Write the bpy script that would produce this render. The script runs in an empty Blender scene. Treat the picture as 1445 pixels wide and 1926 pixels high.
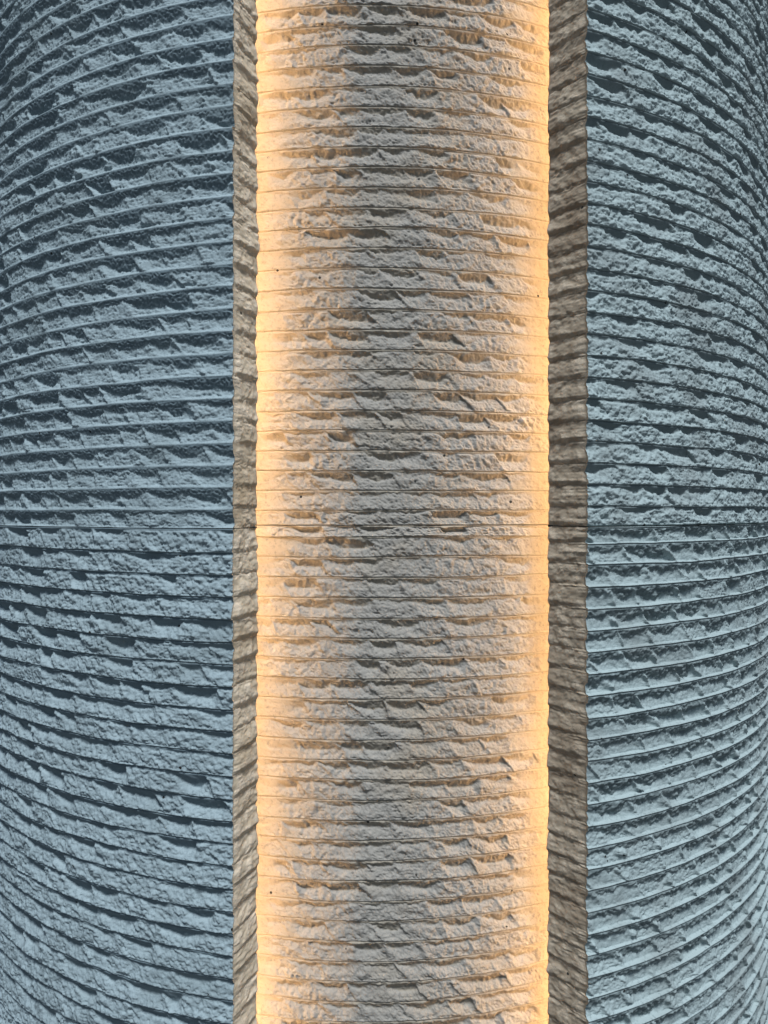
import bpy, math
import numpy as np
from math import radians, sin, cos

# ---------------------------------------------------------------- camera, sky, sun, exposure
S = bpy.context.scene
CAM_Z = 1.60
cam_d = bpy.data.cameras.new('camera'); cam = bpy.data.objects.new('camera', cam_d)
S.collection.objects.link(cam); S.camera = cam
cam_d.sensor_width = 36; cam_d.lens = 26.0; cam_d.clip_start = 0.02; cam_d.clip_end = 900
cam.location = (0, -2.118, CAM_Z); cam.rotation_euler = (radians(90), 0, radians(-0.72))

SUN_EL, SUN_AZ = 61.0, 8.0        # height of the sun, and degrees to the right of the camera's back
w = bpy.data.worlds.new('World'); S.world = w; w.use_nodes = True
nt = w.node_tree; bg = nt.nodes['Background']; sky = nt.nodes.new('ShaderNodeTexSky')
sky.sky_type = 'NISHITA'; sky.sun_disc = False
sky.sun_elevation = radians(SUN_EL); sky.sun_rotation = radians(180 - SUN_AZ)
sky.air_density = 1.2; sky.dust_density = 0.6; sky.ozone_density = 1.5
nt.links.new(sky.outputs[0], bg.inputs[0]); bg.inputs[1].default_value = 0.058
sd = bpy.data.lights.new('sun', 'SUN'); sun = bpy.data.objects.new('sun', sd); S.collection.objects.link(sun)
sd.energy = 4.7; sd.angle = radians(15); sd.color = (0.92, 0.96, 1.0)
sun.rotation_euler = (radians(90 - SUN_EL), 0, radians(SUN_AZ))
sun.location = (2, -4, 6)
S.view_settings.view_transform = 'Standard'; S.view_settings.look = 'None'
S.view_settings.exposure = 0.0; S.view_settings.gamma = 1.0
LED = 168.0

# ---------------------------------------------------------------- noise
_r = np.random.RandomState(7)
_P = _r.permutation(4096).astype(np.int32)
_A = _r.rand(4096).astype(np.float32) * 2 * np.pi
_GX, _GY = np.cos(_A), np.sin(_A)
_V = _r.rand(4096).astype(np.float32)
def _h(ix, iy): return _P[(_P[ix & 4095] + iy) & 4095]
def perlin(x, y):
    x = np.asarray(x, np.float32); y = np.asarray(y, np.float32)
    x, y = np.broadcast_arrays(x, y)
    ix = np.floor(x).astype(np.int32); iy = np.floor(y).astype(np.int32)
    fx = x - ix; fy = y - iy
    u = fx*fx*fx*(fx*(fx*6-15)+10); v = fy*fy*fy*(fy*(fy*6-15)+10)
    def g(dx, dy):
        k = _h(ix+dx, iy+dy); return _GX[k]*(fx-dx) + _GY[k]*(fy-dy)
    a = g(0,0); b = g(1,0); c = g(0,1); d = g(1,1)
    a = a + u*(b-a); c = c + u*(d-c)
    return (a + v*(c-a)) * 1.5
def rnd(i, j): return _V[_h(np.asarray(i, np.int32), np.asarray(j, np.int32))]
def sst(a, b, x):
    t = np.clip((x-a)/(b-a), 0, 1); return t*t*(3-2*t)
# ---------------------------------------------------------------- the ribbed, hammered surface
def relief(s, z, rib, v, mode, H, rough):
    """s arc length, z height, rib index, v 0 at a rib's top line to 1 at its bottom line -> projection, broken mask"""
    off = rib*17.31
    big = perlin((s + .8*z)*17, (z - .8*s)*8)
    n1 = perlin(s*42, z*60 + off); n2 = perlin((s + .3*z)*105 + 9, z*125 + off)
    if mode == 'drum': n2 = .5*n2 + .75*perlin((s + .15*z)*125 + 9, z*62 + off)
    n3 = 1 - 2*np.abs(perlin((s + .5*z)*165 + 31, z*195 + off)); n4 = perlin(s*300, z*330 + off)
    n5 = np.abs(perlin(s*72 + 5, z*80 + off*1.3))
    # chips: one blow of the hammer each, lens shaped, leaning the same way from rib to rib
    q = (s + .75*z + .010*perlin(s*33, z*22 + off) )/(.074 if mode == 'fin' else .064) + (4.0 if mode == 'drum' else .9)*(rnd(rib, 3) - .5)
    i = np.floor(q).astype(np.int32); f = q - i
    j0 = .45*(rnd(i, 11 + rib) - .5); j1 = .45*(rnd(i+1, 11 + rib) - .5)
    k = np.where(f < j0, i - 1, np.where(f > 1 + j1, i + 1, i))
    lo = k + .45*(rnd(k, 11 + rib) - .5); hi = k + 1 + .45*(rnd(k + 1, 11 + rib) - .5)
    x = np.clip(2*(q - lo)/(hi - lo) - 1, -1, 1)
    x = np.clip(x*(1 + .22*n1) + .10*n5 - .04, -1, 1)
    size = .45*rnd(k, 4001) + .55*rnd(k, rib + 57)
    lens = (1 - np.abs(x + .5*(rnd(k, rib + 5) - .5) + .12*n2)**2.2*(.45 + .5*rnd(k, rib + 33))).clip(0, 1)**.8
    tilt = (rnd(k, rib + 91) - .5)*x*(.08 if mode == 'fin' else .2)
    if mode == 'up':
        b = (.10 + .74*size + .22*big)*(.08 + .92*lens) + .10*n1 + .12*n2 + .05*n4; b = np.clip(b, .10, .86); slope = 1.12; deep = .90
    elif mode == 'fin':
        wl = .30 + .62*rnd(k, rib + 63)
        b = (.40 + .52*size + .28*big)*(wl*(1.1*np.clip(1 - np.abs(x)**3.0, 0, 1)**.5 - .1) + (1 - wl)*.40) + .12*n1 + .11*n2 + .05*n4; b = np.clip(b, .09, .84); slope = 1.28; deep = .98
    elif mode == 'down':
        b = (-.14 + .76*size + .20*big)*lens + .08*n1 + .09*n2 + .04*n4; b = np.clip(b, .075, .66); slope = 1.75; deep = .90
    else:
        b = (-.05 + .74*size + .22*big)*lens + .08*n1 + .08*n2 + .05*n4; b = np.clip(b, .09, .55); slope = 1.9; deep = .92
    low = np.maximum(deep - slope*b, .04)
    facet = v < b
    tv = np.clip(v/b, 0, 1); tr = np.clip((v - b)/(1 - b), 0, 1)
    rn = .88*(1 if mode == 'drum' else 1.0)*(.28*n1 + .25*n2 + .15*n3 + .12*n4 + .24*(n5 - .3))
    e0 = sst(.02, .12, v); e1 = 1 - (sst(.93, .99, v) if mode == 'fin' else sst(.86, .985, v))
    if mode in ('up', 'fin'):
        mid = (.46 if mode == 'fin' else .60) + .14*perlin(s*14, rib*3.3)
        up = low + np.maximum(mid - low, .12)*tr**1.1
        bevel = sst(.935, 1.0, v) if mode == 'fin' else sst(.845, 1.0, v)
        hf = deep - (deep - low)*tv**(1.25 if mode == 'fin' else 1.6) + e0*((.75 if mode == 'fin' else .14)*rn*sst(.06, .2, v) + .5*tilt + .10*(n3 + n4)*(mode == 'up'))
        hr = up + .95*rn*sst(0, .15, tr)*e1*(.34 + .5*(size < .4) if mode == 'fin' else 1.0) + tilt
        h = np.where(facet, hf, hr)
        h = h*(1 - bevel) + (deep + .06)*bevel
        h = h - .13*np.exp(-((v - .055)/.026)**2) if mode == 'fin' else h + .06*(1 - sst(0, .16, v))*(v < .5)
    else:
        top = 1.0 + .10*big if mode == 'down' else .96
        hf = deep - (deep - low)*sst(.035, 1.05, tv*.92 + .08*(v > .03)) + e0*((.10 if mode == 'down' else .70)*rn + .4*tilt)
        hr = low + (top - low)*tr**.62 + 1.0*rn*sst(0, .12, tr)*(.35 + .65*e1) + tilt
        h = np.where(facet, hf, hr)
        drop = sst(.955, 1.0, v)
        h = h*(1 - drop) + (deep - .22)*drop
        h = h - .22*np.exp(-(v/.022)**2)*(v < .3)
    mask = np.where(facet, .12 + .5*np.clip(n2 + n4, 0, 1)*(mode == 'fin'), 1.0)*e0  # facets take the dark skin colour, which also paints in their shade
    if mode in ('up', 'fin'): mask = np.maximum(mask, np.maximum(sst(.92, .95, v), 1 - sst(.01, .035, v)))  # unbroken ridge lips set pale: light catching them is painted into the colour
    h0 = .78 - .20*np.exp(-(np.minimum(v, 1 - v)/.03)**2) + .05*v + .10*rn   # where the rib was left almost whole
    h = h*rough + h0*(1 - rough)
    g0 = rnd(rib, 21); g1 = rnd(rib + 1, 21)
    gain = .88 + .24*(g0 + (g1 - g0)*v)
    return H*gain*np.maximum(h, 0), mask

T = np.array([0, .03, .06, .09, .12, .155, .19, .225, .27, .315, .36, .405, .45, .495, .54, .585, .63, .675, .72, .76, .80, .84, .87, .90, .925, .95, .975])
TC = np.array([0, .1, .2, .5, .8, .95])
def rows(lines, top_down=True):
    """lines: heights of the grooves from high to low.  Returns rib index, v, base height"""
    R, V, Z = [], [], []
    for i in range(len(lines)-1):
        fine = abs((lines[i]+lines[i+1])/2 - CAM_Z) < 1.28
        for t in (T if fine else TC):
            R.append(i); V.append(t); Z.append(lines[i] + (lines[i+1]-lines[i])*t)
    R.append(len(lines)-2); V.append(1.0); Z.append(lines[-1])
    return np.array(R), np.array(V, np.float32), np.array(Z, np.float32)

def grid_mesh(name, X, Y, Z, mask, mat, parent, flip=False, extra=None):
    nr, nc = X.shape
    co = np.stack([X, Y, Z], -1).reshape(-1, 3).astype(np.float32)
    a = (np.arange(nr-1)[:, None]*nc + np.arange(nc-1)[None, :]).ravel()
    q = np.stack([a, a+1, a+nc+1, a+nc], -1)
    if flip: q = q[:, ::-1]
    me = bpy.data.meshes.new(name)
    me.vertices.add(len(co)); me.vertices.foreach_set('co', co.ravel())
    me.loops.add(q.size); me.loops.foreach_set('vertex_index', q.ravel().astype(np.int32))
    me.polygons.add(len(q)); me.polygons.foreach_set('loop_start', (np.arange(len(q))*4).astype(np.int32))
    me.update(calc_edges=True)
    me.polygons.foreach_set('use_smooth', np.ones(len(q), bool))
    if mask is not None:
        at = me.attributes.new('broken_lit', 'FLOAT', 'POINT'); at.data.foreach_set('value', mask.ravel().astype(np.float32))
    me.materials.append(mat)
    o = bpy.data.objects.new(name, me); S.collection.objects.link(o)
    if parent: o.parent = parent
    return o

def line_shift(rib, v, s, amp=.0016):
    a = perlin(s*5, rib*7.7) + .5*perlin(s*21, rib*7.7+3); b = perlin(s*5, (rib+1)*7.7) + .5*perlin(s*21, (rib+1)*7.7+3)
    return amp*((1-v)*a + v*b)

# ---------------------------------------------------------------- materials
def new_mat(name):
    m = bpy.data.materials.new(name); m.use_nodes = True
    return m, m.node_tree.nodes, m.node_tree.links
def concrete(name, skin, broken_lit, dark, rough=.85, bump=.25, spots=True, warm=None):
    m, N, L = new_mat(name); b = N['Principled BSDF']; b.inputs['Roughness'].default_value = rough
    b.inputs['Specular IOR Level'].default_value = .25
    tc = N.new('ShaderNodeTexCoord')
    at = N.new('ShaderNodeAttribute'); at.attribute_name = 'broken_lit'
    n1 = N.new('ShaderNodeTexNoise'); n1.inputs['Scale'].default_value = 9; n1.inputs['Detail'].default_value = 6
    n2 = N.new('ShaderNodeTexNoise'); n2.inputs['Scale'].default_value = 160; n2.inputs['Detail'].default_value = 5; n2.inputs['Roughness'].default_value = .7
    for n in (n1, n2): L.new(tc.outputs['Object'], n.inputs['Vector'])
    def mix(t, a, c):
        x = N.new('ShaderNodeMix'); x.data_type = 'RGBA'
        for sock, val in ((0, t), (6, a), (7, c)):
            if hasattr(val, 'is_linked'): L.new(val, x.inputs[sock])
            else: x.inputs[sock].default_value = val if sock == 0 else (*val, 1)
        return x.outputs[2]
    def ramp(v, lo, hi):
        r = N.new('ShaderNodeMapRange'); r.inputs[1].default_value = lo; r.inputs[2].default_value = hi
        L.new(v, r.inputs[0]); return r.outputs[0]
    c = mix(at.outputs['Fac'], skin, broken_lit)
    if warm: c = mix(ramp(n1.outputs[0], .50, .75), c, warm)
    c = mix(ramp(n2.outputs[0], .52, .80), c, dark)
    if spots:                                  # air holes left by the casting
        vo = N.new('ShaderNodeTexVoronoi'); vo.inputs['Scale'].default_value = 24
        L.new(tc.outputs['Object'], vo.inputs['Vector'])
        lt = N.new('ShaderNodeMath'); lt.operation = 'LESS_THAN'; lt.inputs[1].default_value = .06
        L.new(vo.outputs['Distance'], lt.inputs[0])
        sp = N.new('ShaderNodeSeparateColor'); L.new(vo.outputs['Color'], sp.inputs[0])
        g = N.new('ShaderNodeMath'); g.operation = 'GREATER_THAN'; g.inputs[1].default_value = .55; L.new(sp.outputs[0], g.inputs[0])
        mu = N.new('ShaderNodeMath'); mu.operation = 'MULTIPLY'; L.new(lt.outputs[0], mu.inputs[0]); L.new(g.outputs[0], mu.inputs[1])
        c = mix(mu.outputs[0], c, (.02, .02, .018))
    L.new(c, b.inputs['Base Color'])
    bp = N.new('ShaderNodeBump'); bp.inputs['Distance'].default_value = .0012
    ms = N.new('ShaderNodeMath'); ms.operation = 'MULTIPLY_ADD'; ms.inputs[1].default_value = bump; ms.inputs[2].default_value = bump*.25
    L.new(at.outputs['Fac'], ms.inputs[0]); L.new(ms.outputs[0], bp.inputs['Strength'])
    n3 = N.new('ShaderNodeTexNoise'); n3.inputs['Scale'].default_value = 330; n3.inputs['Detail'].default_value = 3
    L.new(tc.outputs['Object'], n3.inputs['Vector']); L.new(n3.outputs[0], bp.inputs['Height'])
    L.new(bp.outputs[0], b.inputs['Normal'])
    return m
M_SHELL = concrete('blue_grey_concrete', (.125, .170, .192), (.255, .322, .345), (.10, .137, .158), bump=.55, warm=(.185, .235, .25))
M_SHELL_R = concrete('blue_grey_concrete_lit', (.128, .163, .168), (.300, .368, .372), (.10, .13, .135), bump=.55, warm=(.205, .24, .24))  # same concrete as the left; brighter, greener light painted into the colour
M_CORE = concrete('beige_concrete', (.30, .268, .215), (.275, .262, .235), (.115, .11, .105), bump=.6, warm=(.29, .25, .195))
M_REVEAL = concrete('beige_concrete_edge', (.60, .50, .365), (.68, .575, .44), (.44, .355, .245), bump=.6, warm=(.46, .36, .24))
M_REVEAL_R = concrete('beige_concrete_edge_shaded', (.30, .25, .185), (.40, .34, .26), (.20, .16, .113), bump=.6, warm=(.22, .172, .12))  # same beige edge, darkened: the shade on the right reveal is painted in
M_DARK, N_, L_ = new_mat('black_sealant'); N_['Principled BSDF'].inputs['Base Color'].default_value = (.015, .015, .016, 1)
M_PLAIN = concrete('plain_concrete', (.3, .28, .25), (.3, .28, .25), (.2, .19, .17), spots=False)

def thing(name, label, cat, loc, group=None):
    o = bpy.data.objects.new(name, None); S.collection.objects.link(o); o.location = loc
    o['label'] = label; o['category'] = cat
    if group: o['group'] = group
    return o

# ---------------------------------------------------------------- ground
gm, N_, L_ = new_mat('dark_paving')
tx = N_.new('ShaderNodeTexNoise'); tx.inputs['Scale'].default_value = 3; tx.inputs['Detail'].default_value = 8
cr = N_.new('ShaderNodeValToRGB'); cr.color_ramp.elements[0].color = (.035, .036, .04, 1); cr.color_ramp.elements[1].color = (.075, .073, .07, 1)
L_.new(tx.outputs[0], cr.inputs[0]); L_.new(cr.outputs[0], N_['Principled BSDF'].inputs['Base Color'])
me = bpy.data.meshes.new('ground'); me.from_pydata([(-400,-400,0),(400,-400,0),(400,400,0),(-400,400,0)], [], [(0,1,2,3)]); me.materials.append(gm)
g = bpy.data.objects.new('ground', me); S.collection.objects.link(g); g['kind'] = 'structure'

# ---------------------------------------------------------------- column
P = .0345; R_OUT, R_IN, R_CORE = 1.0, .931, .853
TOP, BOT = CAM_Z + 1.75, 0.0
def lines_up(first, second, n=None):      # from the top down to the joint
    ls = [first, second]
    while ls[-1] < TOP: ls.append(ls[-1] + P + .0016*(float(rnd(len(ls), int(abs(second)*1e4) % 97)) - .5))
    return ls[::-1]
def lines_down(first, second):
    ls = [first, second]
    while ls[-1] - P > BOT: ls.append(ls[-1] - P - .0016*(float(rnd(len(ls), int(abs(second)*1e4) % 97)) - .5))
    ls.append(BOT); return ls

def shell(side, phi_f, phi_b, joint, up2, dn2, mode_up, mode_dn, label, gap):
    root = thing('curved_shell', label, 'column shell', (0, 0, 0), 'curved blue grey shells of the column')
    sg = -1 if side == 'left' else 1
    # angles from the slot's corner round to the back: fine where the photo sees them
    a1 = np.linspace(0, radians(40), int(.698/.00165)); a2 = radians(40) + np.cumsum(np.linspace(.0017, .0036, 110))
    a3 = np.linspace(a2[-1], math.pi - abs(radians(phi_f)), 160)[1:]
    ang = np.concatenate([a1, a2, a3]); phi = radians(phi_f) + sg*ang
    for which in ('upper', 'lower'):
        if which == 'upper':
            ls = lines_up(CAM_Z + joint + gap/2, CAM_Z + up2); mode = mode_up
        else:
            ls = lines_down(CAM_Z + joint - gap/2, CAM_Z + dn2); mode = mode_dn
        rib, v, z = rows(ls)
        rb = rib[:, None] + (0 if which == 'upper' else 300) + (0 if side == 'left' else 700)
        V = v[:, None]; s = (sg*ang*R_OUT + (50 if sg > 0 else 20))[None, :]
        Zb = z[:, None] + 0*s
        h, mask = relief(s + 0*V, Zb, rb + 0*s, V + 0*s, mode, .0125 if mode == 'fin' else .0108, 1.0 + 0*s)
        r = R_OUT - .006 + h
        Z = Zb + line_shift(rb, V, s)*(np.abs(Zb - ls[0]) > 1e-4)*(np.abs(Zb - ls[-1]) > 1e-4)
        X = r*np.sin(phi)[None, :]; Y = -r*np.cos(phi)[None, :]
        # bend the joint edge inwards so the panel has thickness
        def lip(X, Y, Z, mask, at_end):
            k = -1 if at_end else 0
            f = (R_OUT - .019)/np.hypot(X[k], Y[k])
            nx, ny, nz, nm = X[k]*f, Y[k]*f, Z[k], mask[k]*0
            if at_end: return [np.vstack([A, B[None]]) for A, B in ((X,nx),(Y,ny),(Z,nz),(mask,nm))]
            return [np.vstack([B[None], A]) for A, B in ((X,nx),(Y,ny),(Z,nz),(mask,nm))]
        X2, Y2, Z2, m2 = lip(X, Y, Z, mask, which == 'upper')
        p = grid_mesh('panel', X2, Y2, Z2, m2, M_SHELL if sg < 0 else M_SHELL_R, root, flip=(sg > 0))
        # reveal: the splayed edge of the slot
        x0, y0, z0 = X[:, 0], Y[:, 0], Z[:, 0]
        xb, yb = R_IN*sin(radians(phi_b)), -R_IN*cos(radians(phi_b))
        W = math.hypot(xb - R_OUT*sin(radians(phi_f)), yb + R_OUT*cos(radians(phi_f)))
        t = np.linspace(0, 1, 46)[None, :]
        dx, dy = xb - R_OUT*sin(radians(phi_f)), yb + R_OUT*cos(radians(phi_f))
        nx, ny = dy/W, -dx/W
        if nx*(-sg) < 0: nx, ny = -nx, -ny
        tw = t*W; zz = z[:, None] + 0*t; am = .7 + .6*rnd(rb, 9) + .35*perlin(tw*18, rb*3.7)
        saw = (.15 + .85*np.clip(V + .10*perlin(tw*45, rb*4.1), 0, 1)**.75)*(1 - .8*sst(.74, 1.0, V))
        pk = np.abs(perlin(tw*34 + 4, zz*42 + rb*9.1))
        hr = .0034*am*saw + .0017*(pk - .3)*sst(0, .1, V)*(1 - sst(.9, 1, V)) + .0007*perlin(tw*90, zz*110 + rb*3) + .0005*perlin(tw*210, zz*240) + .0022*perlin(tw*16 + 2, zz*13)
        hr = hr*(.2 + .8*sst(0, .25, t))*(1 + .45*t) - .002
        mk = sst(.16, .34, pk + .2*perlin(tw*120, zz*120)) + 0*t
        Xr = x0[:, None]*(1-t) + xb*t + nx*hr*sst(0, .06, t); Yr = y0[:, None]*(1-t) + yb*t + ny*hr*sst(0, .06, t)
        Zr = z0[:, None] + 0*t
        # inner skin runs back round the drum
        ai = np.array([.004, .02, .034, .035, .06, .15, .4, .8, 1.3, 2.0, math.pi - abs(radians(phi_b))])
        pi_ = radians(phi_b) + sg*ai
        ri = np.where(ai < .0345, R_IN, .980)
        Xi = (ri*np.sin(pi_))[None, :] + 0*Zr[:, :1]; Yi = (-ri*np.cos(pi_))[None, :] + 0*Zr[:, :1]
        Xr = np.hstack([Xr, Xi]); Yr = np.hstack([Yr, Yi]); Zr = np.hstack([Zr, np.repeat(Zr[:, :1], len(ai), 1)])
        mk = np.hstack([mk, np.zeros((len(z), len(ai)))])
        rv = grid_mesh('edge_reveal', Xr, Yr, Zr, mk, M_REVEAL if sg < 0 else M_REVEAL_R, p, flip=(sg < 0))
        rv['label'] = 'beige splayed edge of the slot' if sg < 0 else 'beige splayed edge of the slot, shade painted in'
    # sealant in the joint
    jz = CAM_Z + joint
    pa = [np.radians(np.linspace(p0 + sg*.06, phi_f + sg*150, 120)) for p0 in (phi_f, phi_b - sg*.02)]
    prof = [(R_IN-.003, jz+gap, 1), (R_OUT-.020, jz+gap, 0), (R_OUT-.020, jz-gap, 0), (R_IN-.003, jz-gap, 1)]
    for q in pa: q[1] = q[0]
    Xs = np.array([r*np.sin(pa[k]) for r, _, k in prof]); Ys = np.array([-r*np.cos(pa[k]) for r, _, k in prof]); Zs = np.array([[jz] + [zz]*119 for _, zz, _ in prof])
    grid_mesh('joint_sealant', Xs, Ys, Zs, None, M_DARK, root, flip=(sg > 0))
    return root

shell('left', -12.55, -11.9, -.0254, .0042, -.0633, 'up', 'down',
      'curved blue grey ribbed concrete shell left of the lit slot', .0011)
shell('right', 19.72, 18.2, -.0232, .0088, -.0507, 'down', 'fin',
      'curved blue grey ribbed concrete shell right of the lit slot', .0015)

# the drum inside
core = thing('inner_drum', 'beige ribbed concrete drum inside the slot, washed with orange light at both edges', 'column core', (0, 0, 0))
c1 = np.radians(np.arange(-17, 25, math.degrees(.00155/R_CORE)))
c2 = np.linspace(c1[-1], c1[0] + 2*math.pi, 90)[1:]
cphi = np.concatenate([c1, c2])
for which in ('upper', 'lower'):
    if which == 'upper': ls = lines_up(CAM_Z - .0223, CAM_Z + .0027)
    else: ls = lines_down(CAM_Z - .0235, CAM_Z - .0428)
    rib, v, z = rows(ls)
    rb = (rib + (1500 if which == 'upper' else 1900))[:, None]; V = v[:, None]; s = (cphi*R_CORE + 90)[None, :]
    d = np.degrees(cphi)[None, :] - 4.7
    rl = 15.2 + 3.6*(rnd(rb, 5) - .5) + 2.6*perlin(s*26, rb*5.3 + z[:, None]*30)
    rough = (1 - sst(-2.6, 2.0, np.abs(d + .8) - rl))*.85 + .15
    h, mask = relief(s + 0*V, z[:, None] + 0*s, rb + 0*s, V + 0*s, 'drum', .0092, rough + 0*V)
    r = R_CORE - .004 + h
    Z = z[:, None] + line_shift(rb, V, s)*(np.abs(z[:, None] - ls[0]) > 1e-4)*(np.abs(z[:, None] - ls[-1]) > 1e-4)
    X = r*np.sin(cphi)[None, :]; Y = -r*np.cos(cphi)[None, :]
    k = -1 if which == 'upper' else 0
    f = (R_CORE - .03)/np.hypot(X[k], Y[k])
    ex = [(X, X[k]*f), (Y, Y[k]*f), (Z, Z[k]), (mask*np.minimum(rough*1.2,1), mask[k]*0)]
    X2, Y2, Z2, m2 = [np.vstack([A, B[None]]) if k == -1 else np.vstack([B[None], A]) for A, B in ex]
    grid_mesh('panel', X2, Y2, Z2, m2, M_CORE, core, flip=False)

# ---------------------------------------------------------------- light strips hidden in the gap
em, N_, L_ = new_mat('warm_led'); N_.remove(N_['Principled BSDF']); e = N_.new('ShaderNodeEmission')
e.inputs[0].default_value = (1, .61, .30, 1); e.inputs[1].default_value = LED
tc_ = N_.new('ShaderNodeTexCoord'); nz = N_.new('ShaderNodeTexNoise'); nz.inputs['Scale'].default_value = 5; mr = N_.new('ShaderNodeMapRange')
mr.inputs[1].default_value = .3; mr.inputs[2].default_value = .7; mr.inputs[3].default_value = LED*.72; mr.inputs[4].default_value = LED*1.28
L_.new(tc_.outputs['Object'], nz.inputs['Vector']); L_.new(nz.outputs[0], mr.inputs[0]); L_.new(mr.outputs[0], e.inputs[1])
L_.new(e.outputs[0], N_['Material Output'].inputs[0])
alu, N_, L_ = new_mat('aluminium'); N_['Principled BSDF'].inputs['Base Color'].default_value = (.6, .6, .6, 1)
N_['Principled BSDF'].inputs['Metallic'].default_value = 1; N_['Principled BSDF'].inputs['Roughness'].default_value = .4
def strip(side, deg, power_label):
    root = thing('light_strip', power_label, 'light strip', (0, 0, 0))
    sg = -1 if side == 'left' else 1
    zz = np.arange(.05, TOP - .05, .15)
    def col(pts, name, mat):          # pts: (r, deg) outline extruded upwards
        Xc = np.array([[r*sin(radians(a)) for r, a in pts] for _ in zz]); Yc = np.array([[-r*cos(radians(a)) for r, a in pts] for _ in zz])
        grid_mesh(name, Xc, Yc, np.repeat(zz[:, None], len(pts), 1), None, mat, root)
    a = lambda q: deg - sg*q
    col([(.9785, a(-.35)), (.9785, a(.35)), (.972, a(.35)), (.972, a(.28)), (.976, a(.28)), (.976, a(-.28)), (.972, a(-.28)), (.972, a(-.35)), (.9785, a(-.35))], 'profile', alu)
    col([(.974, a(-.27)), (.971, a(-.15)), (.970, a(0)), (.971, a(.15)), (.974, a(.27))], 'diffuser', em)
strip('left', -18.0, 'warm light strip hidden behind the edge of the left shell')
strip('right', 25.0, 'warm light strip hidden behind the edge of the right shell')
